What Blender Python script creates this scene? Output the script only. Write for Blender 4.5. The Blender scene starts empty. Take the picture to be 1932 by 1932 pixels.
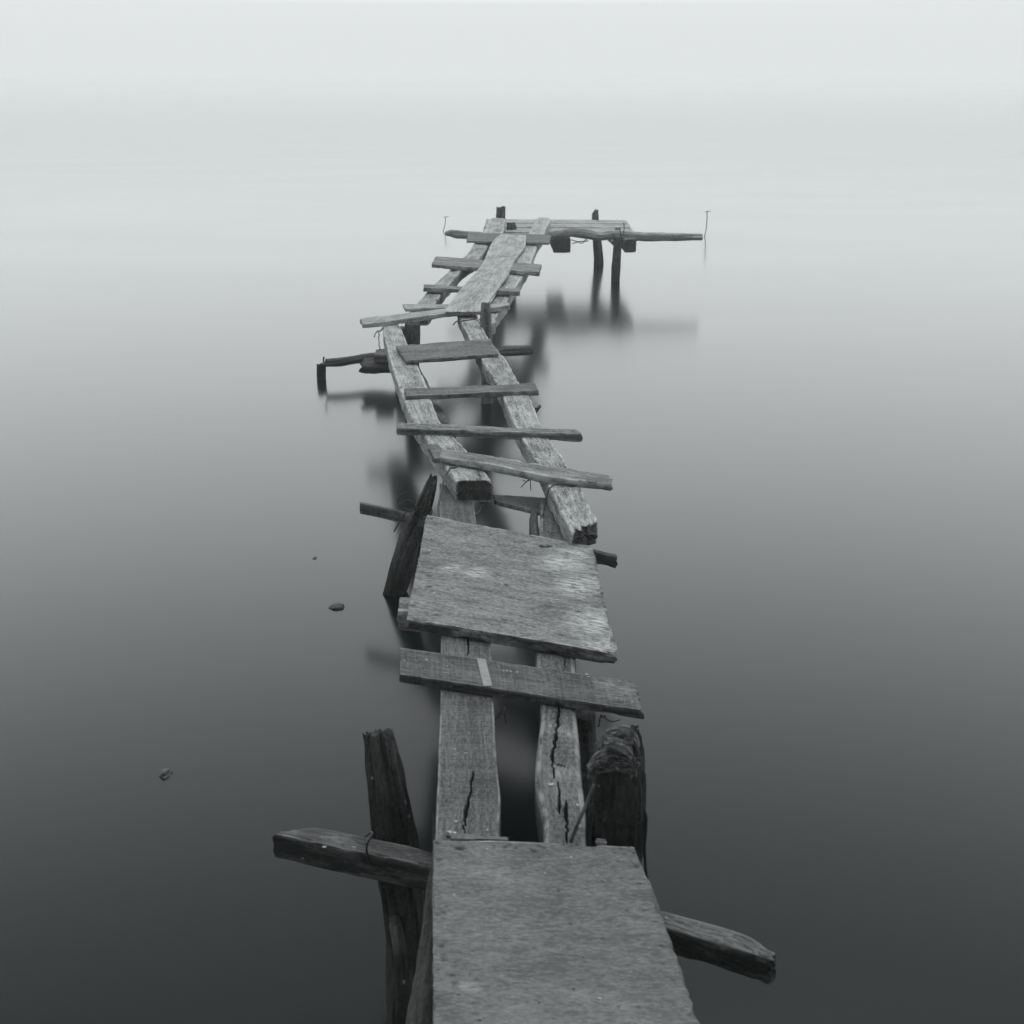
import bpy, math, random
import numpy as np
from mathutils import Vector, Matrix, Euler

random.seed(7)
scene = bpy.context.scene

# ------------------------------------------------------------------ camera
H = 2.0                                   # eye height above the water (m)
F = 2332.0 / 1932.0                       # focal length in picture widths
PITCH = math.atan((966 - 155) / 2332.0)   # the horizon lies high in the picture
cam_d = bpy.data.cameras.new("camera")
cam = bpy.data.objects.new("camera", cam_d)
scene.collection.objects.link(cam)
cam_d.sensor_width = 36
cam_d.lens = 36 * F
cam.location = (0, 0, H)
cam.rotation_euler = (math.pi / 2 - PITCH, 0, 0)
cam_d.clip_start = 0.05
cam_d.clip_end = 5000
cam_d.dof.use_dof = True
cam_d.dof.focus_distance = 5.6
cam_d.dof.aperture_fstop = 9
scene.camera = cam

# ------------------------------------------------------------------ world: bright overcast, brightest low in the direction we look
SUN_EL, SUN_AZ = 62, 20
world = bpy.data.worlds.new("World")
scene.world = world
world.use_nodes = True
nt = world.node_tree
nt.nodes.clear()
N, Lk = nt.nodes.new, nt.links.new
out = N("ShaderNodeOutputWorld")
bg = N("ShaderNodeBackground")
Lk(bg.outputs[0], out.inputs[0])
sky = N("ShaderNodeTexSky")
sky.sky_type = 'NISHITA'
sky.sun_disc = False
sky.sun_elevation = math.radians(SUN_EL)
sky.sun_rotation = math.radians(SUN_AZ)
sky.dust_density = 6
sky.air_density = 1.5
bw = N("ShaderNodeRGBToBW")
Lk(sky.outputs[0], bw.inputs[0])
tc = N("ShaderNodeTexCoord")
sep = N("ShaderNodeSeparateXYZ")
Lk(tc.outputs["Generated"], sep.inputs[0])
asn = N("ShaderNodeMath"); asn.operation = 'ARCSINE'; Lk(sep.outputs[2], asn.inputs[0])
deg = N("ShaderNodeMath"); deg.operation = 'MULTIPLY'; deg.inputs[1].default_value = 2 / math.pi; deg.use_clamp = True
Lk(asn.outputs[0], deg.inputs[0])
ramp = N("ShaderNodeValToRGB")            # cloud-deck luminance against elevation (0..90 degrees), /2
ELEV = [(0, .77), (2, .775), (3.2, .795), (4.4, 1.42), (9, 1.62), (15, 1.72), (20, 1.58), (27, 1.13), (34, .64), (41, .36), (52, .9), (66, 2.0), (90, 2.0)]
cr = ramp.color_ramp
while len(cr.elements) < len(ELEV):
    cr.elements.new(0.5)
for i, (e, v) in enumerate(ELEV):
    cr.elements[i].position = e / 90
    cr.elements[i].color = (v / 2.5, v / 2.5, v / 2.5, 1)
Lk(deg.outputs[0], ramp.inputs[0])
fb = N("ShaderNodeMapRange")              # less light from behind the camera
fb.inputs[1].default_value = -0.8; fb.inputs[2].default_value = 0.45
fb.inputs[3].default_value = 0.22; fb.inputs[4].default_value = 1.0
Lk(sep.outputs[1], fb.inputs[0])
m1 = N("ShaderNodeMath"); m1.operation = 'MULTIPLY'; Lk(ramp.outputs[0], m1.inputs[0]); Lk(fb.outputs[0], m1.inputs[1])
m2 = N("ShaderNodeMath"); m2.operation = 'MULTIPLY'; m2.inputs[1].default_value = 25.0; Lk(m1.outputs[0], m2.inputs[0])
m3 = N("ShaderNodeMath"); m3.operation = 'MULTIPLY_ADD'; m3.inputs[1].default_value = 0.02
Lk(bw.outputs[0], m3.inputs[0]); Lk(m2.outputs[0], m3.inputs[2])
tint = N("ShaderNodeMixRGB"); tint.blend_type = 'MULTIPLY'; tint.inputs[0].default_value = 1
tint.inputs[2].default_value = (0.962, 1.0, 1.008, 1)
Lk(m3.outputs[0], tint.inputs[1])
Lk(tint.outputs[0], bg.inputs[0])
bg.inputs[1].default_value = 0.1

sun_d = bpy.data.lights.new("sun", 'SUN')
sun_d.energy = 0.6
sun_d.angle = math.radians(35)
sun_d.color = (1, 0.99, 0.975)
sun = bpy.data.objects.new("sun", sun_d)
scene.collection.objects.link(sun)
az, el = math.radians(SUN_AZ), math.radians(SUN_EL)
sd = Vector((math.sin(az) * math.cos(el), math.cos(az) * math.cos(el), math.sin(el)))
sun.rotation_euler = sd.to_track_quat('Z', 'Y').to_euler()
sun.location = (0, 0, 20)

scene.view_settings.view_transform = 'Standard'
scene.view_settings.look = 'None'
scene.view_settings.exposure = 0
scene.view_settings.gamma = 1
try:
    scene.cycles.volume_max_steps = 64
    scene.cycles.volume_step_rate = 4
    scene.cycles.volume_bounces = 1
except Exception:
    pass

# ------------------------------------------------------------------ measuring the picture: a ray through (px, py), met with a level or a depth
CP, SP = math.cos(PITCH), math.sin(PITCH)

def ray(px, py):
    x = (px - 966) / 2332.0
    y = (966 - py) / 2332.0
    return np.array([x, CP + y * SP, -SP + y * CP])

def PZ(px, py, z):
    d = ray(px, py)
    return np.array([0, 0, H]) + d * ((z - H) / d[2])

def PY(px, py, Y):
    d = ray(px, py)
    return np.array([0, 0, H]) + d * (Y / d[1])

def YZ(py, z):
    return PZ(966, py, z)[1]

# ------------------------------------------------------------------ numpy noise
rng = np.random.RandomState(11)
PERM = rng.permutation(4096)
VAL = rng.uniform(-1, 1, 4096)

def noise(p):
    p = np.asarray(p, dtype=float)
    i = np.floor(p).astype(np.int64)
    f = p - i
    f = f * f * (3 - 2 * f)
    def h(a, b, c):
        return VAL[PERM[(PERM[(PERM[a & 4095] + b) & 4095] + c) & 4095]]
    x, y, z = i[..., 0], i[..., 1], i[..., 2]
    fx, fy, fz = f[..., 0], f[..., 1], f[..., 2]
    def l(a, b, t): return a + (b - a) * t
    return l(l(l(h(x, y, z), h(x+1, y, z), fx), l(h(x, y+1, z), h(x+1, y+1, z), fx), fy),
             l(l(h(x, y, z+1), h(x+1, y, z+1), fx), l(h(x, y+1, z+1), h(x+1, y+1, z+1), fx), fy), fz)

def fbm(p, o=3):
    p = np.asarray(p, float)
    s, a = 0, 1.0
    for _ in range(o):
        s = s + a * noise(p); p = p * 2.03 + 17.3; a *= .5
    return s

# ------------------------------------------------------------------ materials
TINT = (0.962, 1.0, 1.012)

def gray(v):
    return (v * TINT[0], v * TINT[1], v * TINT[2], 1)

def wood(name, dark, light, fleck=0.0, patch=0.0, saw=0.0, speck=0.4, grain=1.0, rough=.78, wet=False, blotch=1.0, gs=1.0, iso=1.0, bump=1.0):
    m = bpy.data.materials.new(name)
    m.use_nodes = True
    t = m.node_tree
    t.nodes.clear()
    n, l = t.nodes.new, t.links.new
    o = n("ShaderNodeOutputMaterial"); b = n("ShaderNodeBsdfPrincipled"); l(b.outputs[0], o.inputs[0])
    at = n("ShaderNodeAttribute"); at.attribute_name = "rest"

    def nz(scale, detail=4, rgh=.55, dist=0.0, off=0.0):
        mp = n("ShaderNodeMapping"); mp.inputs["Scale"].default_value = scale
        mp.inputs["Location"].default_value = (off, off * 1.7, off * .6)
        l(at.outputs["Vector"], mp.inputs[0])
        x = n("ShaderNodeTexNoise"); x.inputs["Scale"].default_value = 1; x.inputs["Detail"].default_value = detail
        x.inputs["Roughness"].default_value = rgh; x.inputs["Distortion"].default_value = dist
        l(mp.outputs[0], x.inputs["Vector"])
        return x.outputs["Fac"]

    def mr(v, a, b_, c, d):
        x = n("ShaderNodeMapRange"); l(v, x.inputs[0])
        for i, q in enumerate((a, b_, c, d)): x.inputs[i + 1].default_value = q
        return x.outputs[0]

    def mth(op, a, b_):
        x = n("ShaderNodeMath"); x.operation = op
        for i, q in enumerate((a, b_)):
            if isinstance(q, (int, float)): x.inputs[i].default_value = q
            else: l(q, x.inputs[i])
        return x.outputs[0]
    g1 = nz((3.5 * gs * iso, 55 * gs, 55 * gs), 7, .66, .7)
    g2 = nz((22 * gs * iso, 210 * gs, 210 * gs), 4, .7, .3, 3.1)
    b1 = nz((5, 9, 9), 5, .6, .4, 7.7)
    v = mth('ADD', mth('MULTIPLY', mr(g1, .36, .64, -.1, 1.1), .45 * grain), mth('MULTIPLY', mr(g2, .36, .64, -.1, 1.1), .3 * grain))
    v = mth('ADD', v, mth('MULTIPLY', mr(b1, .3, .7, -.5, 1), .38 * blotch))
    if saw:
        s1 = nz((170, 5, 5), 3, .6, 0, 1.3)
        v = mth('ADD', v, mth('MULTIPLY', mr(s1, .35, .65, -.5, .5), saw))
    i1 = nz((70, 150, 150), 4, .75, 0, 5.9)
    v = mth('ADD', v, mr(i1, .38, .62, -.34, .34))
    r = n("ShaderNodeMixRGB"); r.inputs[1].default_value = gray(dark); r.inputs[2].default_value = gray(light)
    l(mth('MULTIPLY', v, .92), r.inputs[0])
    col = r.outputs[0]

    def over(fac, val):
        nonlocal col
        x = n("ShaderNodeMixRGB"); l(fac, x.inputs[0]); l(col, x.inputs[1]); x.inputs[2].default_value = gray(val)
        col = x.outputs[0]
    if fleck:     # short dark weathering flecks along the grain
        f1 = nz((16, 75, 75), 4, .7, .5, 5.5)
        over(mth('MULTIPLY', mr(f1, .56, .66, 0, 1), fleck), dark * .45)
    if patch:     # pale dried patches
        p1 = nz((5, 11, 11), 6, .68, .8, 9.1)
        p2 = nz((30, 70, 70), 4, .7, 0, 2.2)
        over(mth('MULTIPLY', mth('MULTIPLY', mr(p1, .5, .62, 0, 1), mr(p2, .36, .6, 0.1, 1)), patch), min(.8, light * 1.55))
    pa = n("ShaderNodeAttribute"); pa.attribute_name = "pale"
    pn = nz((26, 95, 95), 6, .78, .8, 4.4)
    over(mth('MULTIPLY', pa.outputs["Fac"], mr(pn, .44, .58, 0.0, .8)), min(.8, light * 1.7))
    if speck:
        w1 = nz((45, 45, 45), 2, .5, 0, 6.6)
        over(mth('MULTIPLY', mr(w1, .69 if speck > .65 else .73, .78, 0, 1), speck), .6)
    # pores and small nail or worm holes
    h1 = nz((60, 95, 95), 2, .5, 0, 8.8)
    over(mth('MULTIPLY', mr(h1, .70, .75, 0, 1), .75), dark * .2)
    ed = n("ShaderNodeAttribute"); ed.attribute_name = "edge"
    en = nz((18, 18, 18), 3, .6, 0, 1.9)
    over(mth('MULTIPLY', ed.outputs["Fac"], mr(en, .38, .58, .05, .62)), min(.7, light * 1.7))
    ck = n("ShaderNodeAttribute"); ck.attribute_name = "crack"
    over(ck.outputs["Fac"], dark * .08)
    if wet:
        ge = n("ShaderNodeNewGeometry"); sp_ = n("ShaderNodeSeparateXYZ"); l(ge.outputs["Position"], sp_.inputs[0])
        wl = mr(mth('ADD', sp_.outputs[2], mth('MULTIPLY', b1, .12)), .1, .26, 1, 0)
        over(mth('MULTIPLY', wl, .75), dark * .3)
    l(col, b.inputs["Base Color"])
    b.inputs["Roughness"].default_value = rough
    b.inputs["Specular IOR Level"].default_value = .3
    bp = n("ShaderNodeBump"); bp.inputs["Strength"].default_value = .9 * bump; bp.inputs["Distance"].default_value = .006
    hh = mth('ADD', mth('MULTIPLY', g1, 1.0), mth('MULTIPLY', g2, .55))
    hh = mth('ADD', hh, mth('MULTIPLY', mr(h1, .70, .75, 0, 1), -.5))
    l(hh, bp.inputs["Height"]); l(bp.outputs[0], b.inputs["Normal"])
    return m

M_PALE = wood("pale_weathered_timber", .075, .52, fleck=.9, patch=.35, blotch=1.1)
M_MID = wood("grey_weathered_timber", .065, .36, fleck=.5, patch=.25)
M_FAR = wood("dry_grey_timber", .15, .62, fleck=.6, patch=.2)
M_PLANK = wood("grey_plank_wood", .055, .24, fleck=.35, patch=.1, saw=.3, speck=.5)
M_SAWN = wood("sawn_plank_wood", .04, .18, fleck=.15, patch=.15, saw=.42, speck=.7, grain=.8)
M_BEAM = wood("sawn_beam_wood", .05, .21, fleck=.2, patch=.1, saw=.35, speck=.6, grain=.8)
M_PLY = wood("weathered_board_wood", .10, .40, fleck=.3, patch=.12, speck=.5, grain=.7, gs=.7, blotch=.8, iso=2.5)
M_PLY2 = wood("worn_walkway_board_wood", .10, .25, fleck=.08, patch=.08, speck=.4, grain=.55, gs=.9, blotch=1.3, iso=4, bump=.9)
M_ROT = wood("dark_rotten_wood", .006, .055, fleck=.6, patch=.3, speck=.7, wet=True, rough=.62, bump=1.6)
M_POST = wood("dark_post_wood", .03, .19, fleck=.5, patch=.1, speck=.4, wet=True, bump=1.4)
M_BAR = wood("dark_crossbar_wood", .035, .14, fleck=.5, patch=.3, speck=.8, rough=.7, bump=1.2)
M_MOSS = wood("frayed_rotten_fibre", .03, .30, fleck=.7, patch=.5, speck=.5, bump=2)

def plain(name, v, rough=.6, metal=0.0):
    m = bpy.data.materials.new(name); m.use_nodes = True
    t = m.node_tree; b = t.nodes["Principled BSDF"]
    tcn = t.nodes.new("ShaderNodeTexCoord"); x = t.nodes.new("ShaderNodeTexNoise"); x.inputs["Scale"].default_value = 60
    x.inputs["Detail"].default_value = 5
    t.links.new(tcn.outputs["Object"], x.inputs["Vector"])
    r = t.nodes.new("ShaderNodeMixRGB"); r.inputs[1].default_value = gray(v * .55); r.inputs[2].default_value = gray(v * 1.3)
    t.links.new(x.outputs["Fac"], r.inputs[0]); t.links.new(r.outputs[0], b.inputs["Base Color"])
    b.inputs["Roughness"].default_value = rough; b.inputs["Metallic"].default_value = metal
    return m

M_WIRE = plain("rusty_wire", .06, .6, .3)
M_STRAP = plain("dull_metal_strap", .27, .6, .2)
M_STONE = plain("wet_stone", .05, .5)
M_STICK = plain("grey_stick", .05, .8)
M_CHIP = plain("pale_wood_chip", .5, .8)

# ------------------------------------------------------------------ water, haze
def mesh_obj(name, verts, faces, mat, parent=None, attrs=None, smooth=True):
    me = bpy.data.meshes.new(name)
    me.from_pydata(verts if isinstance(verts, list) else verts.tolist(), [], faces)
    me.update()
    if attrs:
        for k, a in attrs.items():
            a = np.asarray(a, dtype=np.float32)
            if a.ndim == 2:
                at = me.attributes.new(k, 'FLOAT_VECTOR', 'POINT'); at.data.foreach_set("vector", a.ravel())
            else:
                at = me.attributes.new(k, 'FLOAT', 'POINT'); at.data.foreach_set("value", a)
    if smooth:
        me.polygons.foreach_set("use_smooth", [True] * len(me.polygons))
    me.materials.append(mat)
    o = bpy.data.objects.new(name, me)
    scene.collection.objects.link(o)
    if parent is not None: o.parent = parent
    return o

mw = bpy.data.materials.new("calm_grey_water"); mw.use_nodes = True
t = mw.node_tree; b = t.nodes["Principled BSDF"]
b.inputs["Base Color"].default_value = (.0026, .0066, .0078, 1)
b.inputs["IOR"].default_value = 1.5
b.inputs["Roughness"].default_value = .165
g = t.nodes.new("ShaderNodeNewGeometry")
def wn(scale, detail, loc=0):
    mp = t.nodes.new("ShaderNodeMapping"); mp.inputs["Scale"].default_value = scale
    mp.inputs["Rotation"].default_value = (0, 0, math.radians(-5)); mp.inputs["Location"].default_value = (loc, loc, 0)
    t.links.new(g.outputs["Position"], mp.inputs[0])
    x = t.nodes.new("ShaderNodeTexNoise"); x.inputs["Scale"].default_value = 1; x.inputs["Detail"].default_value = detail
    t.links.new(mp.outputs[0], x.inputs["Vector"])
    return x.outputs["Fac"]
bp = t.nodes.new("ShaderNodeBump"); bp.inputs["Strength"].default_value = .022; bp.inputs["Distance"].default_value = .02
t.links.new(wn((.5, 5, 1), 3), bp.inputs["Height"])
t.links.new(bp.outputs[0], b.inputs["Normal"])
rv = t.nodes.new("ShaderNodeMapRange"); rv.inputs[1].default_value = .3; rv.inputs[2].default_value = .7   # calmer and breezier patches
rv.inputs[3].default_value = .158; rv.inputs[4].default_value = .176
t.links.new(wn((.22, .5, 1), 4, 4.0), rv.inputs[0]); t.links.new(rv.outputs[0], b.inputs["Roughness"])
# the sheet of water is finely divided near the jetty and coarse far out
W = 2000.0
water = mesh_obj("water", [(-W, -60, 0), (W, -60, 0), (W, W, 0), (-W, W, 0)], [(0, 1, 2, 3)], mw, smooth=False)
water["kind"] = "structure"

hz = bpy.data.materials.new("pale_haze"); hz.use_nodes = True
t = hz.node_tree; t.nodes.clear()
o_ = t.nodes.new("ShaderNodeOutputMaterial"); pv = t.nodes.new("ShaderNodeVolumePrincipled")
pv.inputs["Color"].default_value = (.985, 1, 1, 1)
pv.inputs["Density"].default_value = .0056
pv.inputs["Anisotropy"].default_value = .75
t.links.new(pv.outputs[0], o_.inputs["Volume"])
W2 = W + 20
hv = [(-W2, -80, -1), (W2, -80, -1), (W2, W2, -1), (-W2, W2, -1), (-W2, -80, 2.3), (W2, -80, 2.3), (W2, W2, 2.3), (-W2, W2, 2.3)]
hf = [(0, 3, 2, 1), (4, 5, 6, 7), (0, 1, 5, 4), (1, 2, 6, 5), (2, 3, 7, 6), (3, 0, 4, 7)]
haze = mesh_obj("haze", hv, hf, hz, smooth=False)
haze["kind"] = "stuff"

# ------------------------------------------------------------------ the timber builder
SEED = [0]

def catmull(P, ts):
    P = np.asarray(P, float)
    if P.ndim == 1: P = P[:, None]
    n = len(P)
    if n == 2:
        return P[0] + (P[1] - P[0]) * ts[:, None]
    u = ts * (n - 1); i = np.clip(np.floor(u).astype(int), 0, n - 2); f = (u - i)[:, None]
    g_ = lambda k: P[np.clip(k, 0, n - 1)]
    p0 = np.where((i == 0)[:, None], 2 * g_(i) - g_(i + 1), g_(i - 1)); p1 = g_(i); p2 = g_(i + 1)
    p3 = np.where((i == n - 2)[:, None], 2 * g_(i + 1) - g_(i), g_(i + 2))
    return .5 * (2 * p1 + (p2 - p0) * f + (2 * p0 - 5 * p1 + 4 * p2 - p3) * f * f + (3 * p1 - p0 - 3 * p2 + p3) * f ** 3)

def sweep(name, C, S, WD, TH, mat, parent, corner=.006, res=.01, res2=None, rough=.0015, wob=.003, chip=.3, jag=(.004, .004),
          taper=(0, 0), cracks=None, roundness=False, ridge=0.0, pale=None, straight=False, knots=None, label=None, ends=.35, side=0.0, sq=1.0):
    """C centres, S unit side vectors (or None), WD widths, TH thicknesses: stations along the piece."""
    SEED[0] += 1
    off = np.array([SEED[0] * 3.7, SEED[0] * 1.9, SEED[0] * 5.3])
    C = np.asarray(C, float); WD = np.asarray(WD, float); TH = np.asarray(TH, float)
    seg = np.linalg.norm(np.diff(C, axis=0), axis=1); L = seg.sum()
    ns = max(6, int(L / res) + 1)
    # even arc length
    kt = np.concatenate([[0], np.cumsum(seg)]) / L
    lin = np.linspace(0, 1, ns)
    ts = np.interp(lin, kt, np.linspace(0, 1, len(C)))
    if straight: pass
    c = catmull(C, ts); s_ = catmull(S, ts); s_ /= np.linalg.norm(s_, axis=1)[:, None]
    w = catmull(WD, ts)[:, 0]; th = catmull(TH, ts)[:, 0]
    T = np.gradient(c, axis=0); T /= np.linalg.norm(T, axis=1)[:, None]
    U = np.cross(s_, T); U /= np.linalg.norm(U, axis=1)[:, None]
    if not roundness:
        if U[:, 2].mean() < 0: U = -U
    wm, tm = WD.mean(), TH.mean()
    r2 = res2 or res
    if roundness:
        na = max(10, int(math.pi * wm / r2)); a = np.arange(na) / na * 2 * math.pi
        prof = np.stack([np.cos(a) / 2, np.sin(a) / 2], 1); nrm = np.stack([np.cos(a), np.sin(a)], 1)
        prof = np.stack([np.sign(np.cos(a)) * np.abs(np.cos(a)) ** sq / 2, np.sign(np.sin(a)) * np.abs(np.sin(a)) ** sq / 2], 1)
        edge = np.zeros(na); per = a * wm / 2
    else:
        cr_ = min(corner, wm * .45, tm * .45)
        pts, nr, ed = [], [], []
        def line(p, q, nvec, step):
            k = max(1, int(np.hypot(q[0] - p[0], q[1] - p[1]) / step))
            for j in range(k + 1):
                f = j / k
                pts.append((p[0] + (q[0] - p[0]) * f, p[1] + (q[1] - p[1]) * f)); nr.append(nvec)
                ed.append(1.0 if j in (0, k) else 0.0)
        hw, ht = wm / 2, tm / 2
        line((-hw + cr_, ht), (hw - cr_, ht), (0, 1), r2)
        pts.append((hw - cr_ * .29, ht - cr_ * .29)); nr.append((.707, .707)); ed.append(1)
        line((hw, ht - cr_), (hw, -ht + cr_), (1, 0), r2 * 1.3)
        pts.append((hw - cr_ * .29, -ht + cr_ * .29)); nr.append((.707, -.707)); ed.append(.6)
        line((hw - cr_, -ht), (-hw + cr_, -ht), (0, -1), r2 * 4)
        pts.append((-hw + cr_ * .29, -ht + cr_ * .29)); nr.append((-.707, -.707)); ed.append(.6)
        line((-hw, -ht + cr_), (-hw, ht - cr_), (-1, 0), r2 * 1.3)
        pts.append((-hw + cr_ * .29, ht - cr_ * .29)); nr.append((-.707, .707)); ed.append(1)
        prof = np.array(pts) / np.array([wm, tm]); nrm = np.array(nr, float); edge = np.array(ed, float)
        na = len(pts); per = None
    sc = (lin * L)
    A = prof[:, 0][None, :] * w[:, None]; B = prof[:, 1][None, :] * th[:, None]
    SS = np.repeat(sc[:, None], na, 1)
    rest = np.stack([SS, A, B], -1)
    q = rest + off
    # taper toward ragged ends
    k = np.ones(ns)
    d0, d1 = sc, L - sc
    if taper[0]: k *= np.clip((d0 / taper[0]), 0, 1) ** .6 * .75 + .25
    if taper[1]: k *= np.clip((d1 / taper[1]), 0, 1) ** .6 * .75 + .25
    A = A * k[:, None]; B = B * k[:, None]
    n1 = fbm(q * np.array([4, 14, 14]), 3)
    n2 = fbm(q * np.array([9, 120, 120]), 2)
    n3 = noise(q * np.array([22, 30, 30]) + 40)
    disp = n1 * wob + n2 * rough
    disp -= edge[None, :] * np.clip(n3 - .05, 0, 1) * chip * min(.02, tm * .5)
    if ridge:
        disp += ridge * (fbm(np.stack([SS * 2.5 + off[0], prof[:, 0][None, :] * 4.5 + off[1] + 0 * SS, prof[:, 1][None, :] * 4.5 + 0 * SS], -1), 4))
    A = A + nrm[:, 0][None, :] * disp; B = B + nrm[:, 1][None, :] * disp
    # slow wander of the whole piece
    wx = fbm(np.stack([sc * 1.7 + off[0], sc * 0, sc * 0 + 3], -1), 2) * wob * 1.2
    A = A + wx[:, None]
    # ragged ends
    sh = np.zeros((ns, na))
    je = fbm(np.stack([0 * SS + off[0], A * 55 + off[1], B * 70], -1), 3)
    for (jj, d) in ((jag[0], d0), (jag[1], d1)):
        if jj:
            wgt = np.clip(1 - d / (jj * 3 + .01), 0, 1)
            sh += (jj * je * wgt[:, None]) * (1 if d is d1 else -1)
    V = c[:, None, :] + s_[:, None, :] * A[..., None] + U[:, None, :] * B[..., None] + T[:, None, :] * sh[..., None]
    dark_mask = np.zeros((ns, na))
    if cracks:
        for poly, cw, cd in cracks:
            poly = np.asarray(poly, float)
            top = (nrm[:, 1] > .5)
            X = V[:, top, 0]; Y = V[:, top, 1]
            X = X + .0025 * noise(np.stack([Y * 70, X * 0 + 3, X * 0], -1)) + .0015 * noise(np.stack([Y * 260, X * 0 + 5, X * 0], -1))
            best = np.full(X.shape, 9.0)
            plen = 0; pos = np.zeros(X.shape)
            for a_, b_ in zip(poly[:-1], poly[1:]):
                ab = b_[:2] - a_[:2]; tt = np.clip(((X - a_[0]) * ab[0] + (Y - a_[1]) * ab[1]) / (ab @ ab), 0, 1)
                dd = np.hypot(X - a_[0] - ab[0] * tt, Y - a_[1] - ab[1] * tt)
                pos = np.where(dd < best, plen + tt * np.hypot(*ab), pos); best = np.minimum(best, dd); plen += np.hypot(*ab)
            pos = pos / plen
            wl = .72 * cw * (.25 + 1.1 * np.sqrt(np.clip(4 * pos * (1 - pos), 0, 1))) * (1 + .5 * noise(np.stack([Y * 40, X * 0, X * 0], -1)))
            f = np.clip(1 - best / wl, 0, 1) ** .6
            dark_mask[:, top] = np.maximum(dark_mask[:, top], f)
            V[:, top, 2] -= f * cd
    pl = np.zeros((ns, na))
    if pale:
        for (p, r) in pale:
            d = np.sqrt(((V[..., :2] - np.asarray(p)[:2]) ** 2).sum(-1))
            pl = np.maximum(pl, np.clip(1.25 - d / r, 0, 1))
        pl *= (nrm[:, 1] > .3)[None, :]
    if knots:
        for (p, r, dep, dk) in knots:
            dx = V[..., 0] - p[0]; dy = V[..., 1] - p[1]
            d = np.hypot(dx / 1.5, dy)
            f = np.clip((1 + .35 * noise(np.stack([dx * 120, dy * 120, dx * 0 + r * 99], -1)) - d / r) * 2.5, 0, 1) * (nrm[:, 1] > .3)[None, :]
            V[..., 2] -= f * dep
            dark_mask = np.maximum(dark_mask, np.clip(f * 1.2, 0, 1) * dk)
    if side:  # side faces and underside mottled darker, stored together with the cracks
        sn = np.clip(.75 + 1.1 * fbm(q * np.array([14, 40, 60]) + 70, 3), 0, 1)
        dark_mask = np.maximum(dark_mask, side * sn * ((np.abs(nrm[:, 0]) > .5) | (nrm[:, 1] < -.5))[None, :])
    verts = V.reshape(-1, 3)
    restv = (rest + off).reshape(-1, 3)
    crv = dark_mask.ravel(); edv = np.repeat(edge[None, :], ns, 0).ravel(); plv = pl.ravel()
    faces = []
    idx = np.arange(ns * na).reshape(ns, na)
    a0 = idx[:-1]; a1 = idx[1:]
    fq = np.stack([a0, np.roll(a0, -1, 1), np.roll(a1, -1, 1), a1], -1).reshape(-1, 4)
    faces = fq.tolist()
    # caps: shrinking rings
    base = len(verts); vs, rs = [verts], [restv]
    for ei, (row, sgn) in enumerate(((0, -1), (ns - 1, 1))):
        prev = idx[row]
        cen = V[row].mean(0); rcen = np.array([sc[row], 0, 0]) + off
        for kk in (.85, .6, .35, .12):
            ring = cen + (V[row] - cen) * kk
            rr = rcen + ((rest[row] + off) - rcen) * kk
            dn = fbm(rr * np.array([1, 60, 60]) + 9, 3) * (.0015 + .5 * jag[ei])
            ring = ring + T[row] * (sgn * dn)[:, None]
            ids = np.arange(base, base + na); base += na
            vs.append(ring); rs.append(rr + np.array([.02 * kk * sgn, 0, 0]))
            for j in range(na):
                j2 = (j + 1) % na
                f = [int(prev[j]), int(prev[j2]), int(ids[j2]), int(ids[j])]
                faces.append(f if sgn > 0 else f[::-1])
            prev = ids
        vs.append(cen[None, :]); rs.append(rcen[None, :]); ci = base; base += 1
        for j in range(na):
            f = [int(prev[j]), int(prev[(j + 1) % na]), ci]
            faces.append(f if sgn > 0 else f[::-1])
    verts = np.concatenate(vs); restv = np.concatenate(rs)
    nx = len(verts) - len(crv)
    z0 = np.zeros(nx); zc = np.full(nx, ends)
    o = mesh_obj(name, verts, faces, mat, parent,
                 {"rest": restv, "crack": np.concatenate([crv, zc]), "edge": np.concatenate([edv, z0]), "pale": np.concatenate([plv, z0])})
    me = o.data
    import bmesh
    bm = bmesh.new(); bm.from_mesh(me); bmesh.ops.recalc_face_normals(bm, faces=bm.faces)
    for e in bm.edges:
        if len(e.link_faces) == 2 and e.calc_face_angle(0) > math.radians(38): e.smooth = False
    bm.to_mesh(me); bm.free()
    if label: o["label"] = label
    return o

def plank(name, st, t, mat, parent, **kw):
    """st: (left edge px, right edge px, height of the top face [, height at right edge])"""
    Ls = np.array([PZ(*s[0], s[2]) for s in st]); Rs = np.array([PZ(*s[1], s[3] if len(s) > 3 else s[2]) for s in st])
    D = Rs - Ls; w = np.linalg.norm(D, axis=1); S = D / w[:, None]
    C = (Ls + Rs) / 2 - np.array([0, 0, t / 2])
    if len(st) > 2:
        kw.setdefault("res", .01)
    return sweep(name, C, S, w, [t] * len(st), mat, parent, **kw)

def board(name, quad, z, t, mat, parent, **kw):
    """a cross plank: far-left, far-right, near-right, near-left corners of its top face"""
    fl, fr, nr_, nl = quad
    zs = z if isinstance(z, (tuple, list)) else (z, z)
    return plank(name, [(fl, nl, zs[0]), (fr, nr_, zs[1])], t, mat, parent, **kw)

def pole(name, pts, radii, mat, parent, **kw):
    C = np.array(pts, float)
    T = C[-1] - C[0]; T /= np.linalg.norm(T)
    ref = np.array([0, 1, 0]) if abs(T[1]) < .7 else np.array([1, 0, 0])
    S = np.cross(T, ref); S /= np.linalg.norm(S)
    w = np.array(radii) * 2
    kw.setdefault("ridge", .1 * w.mean()); kw.setdefault("res", .01)
    kw.setdefault("jag", (.006, .02))
    return sweep(name, C, np.repeat(S[None], len(C), 0), w, w, mat, parent, roundness=True, **kw)

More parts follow.
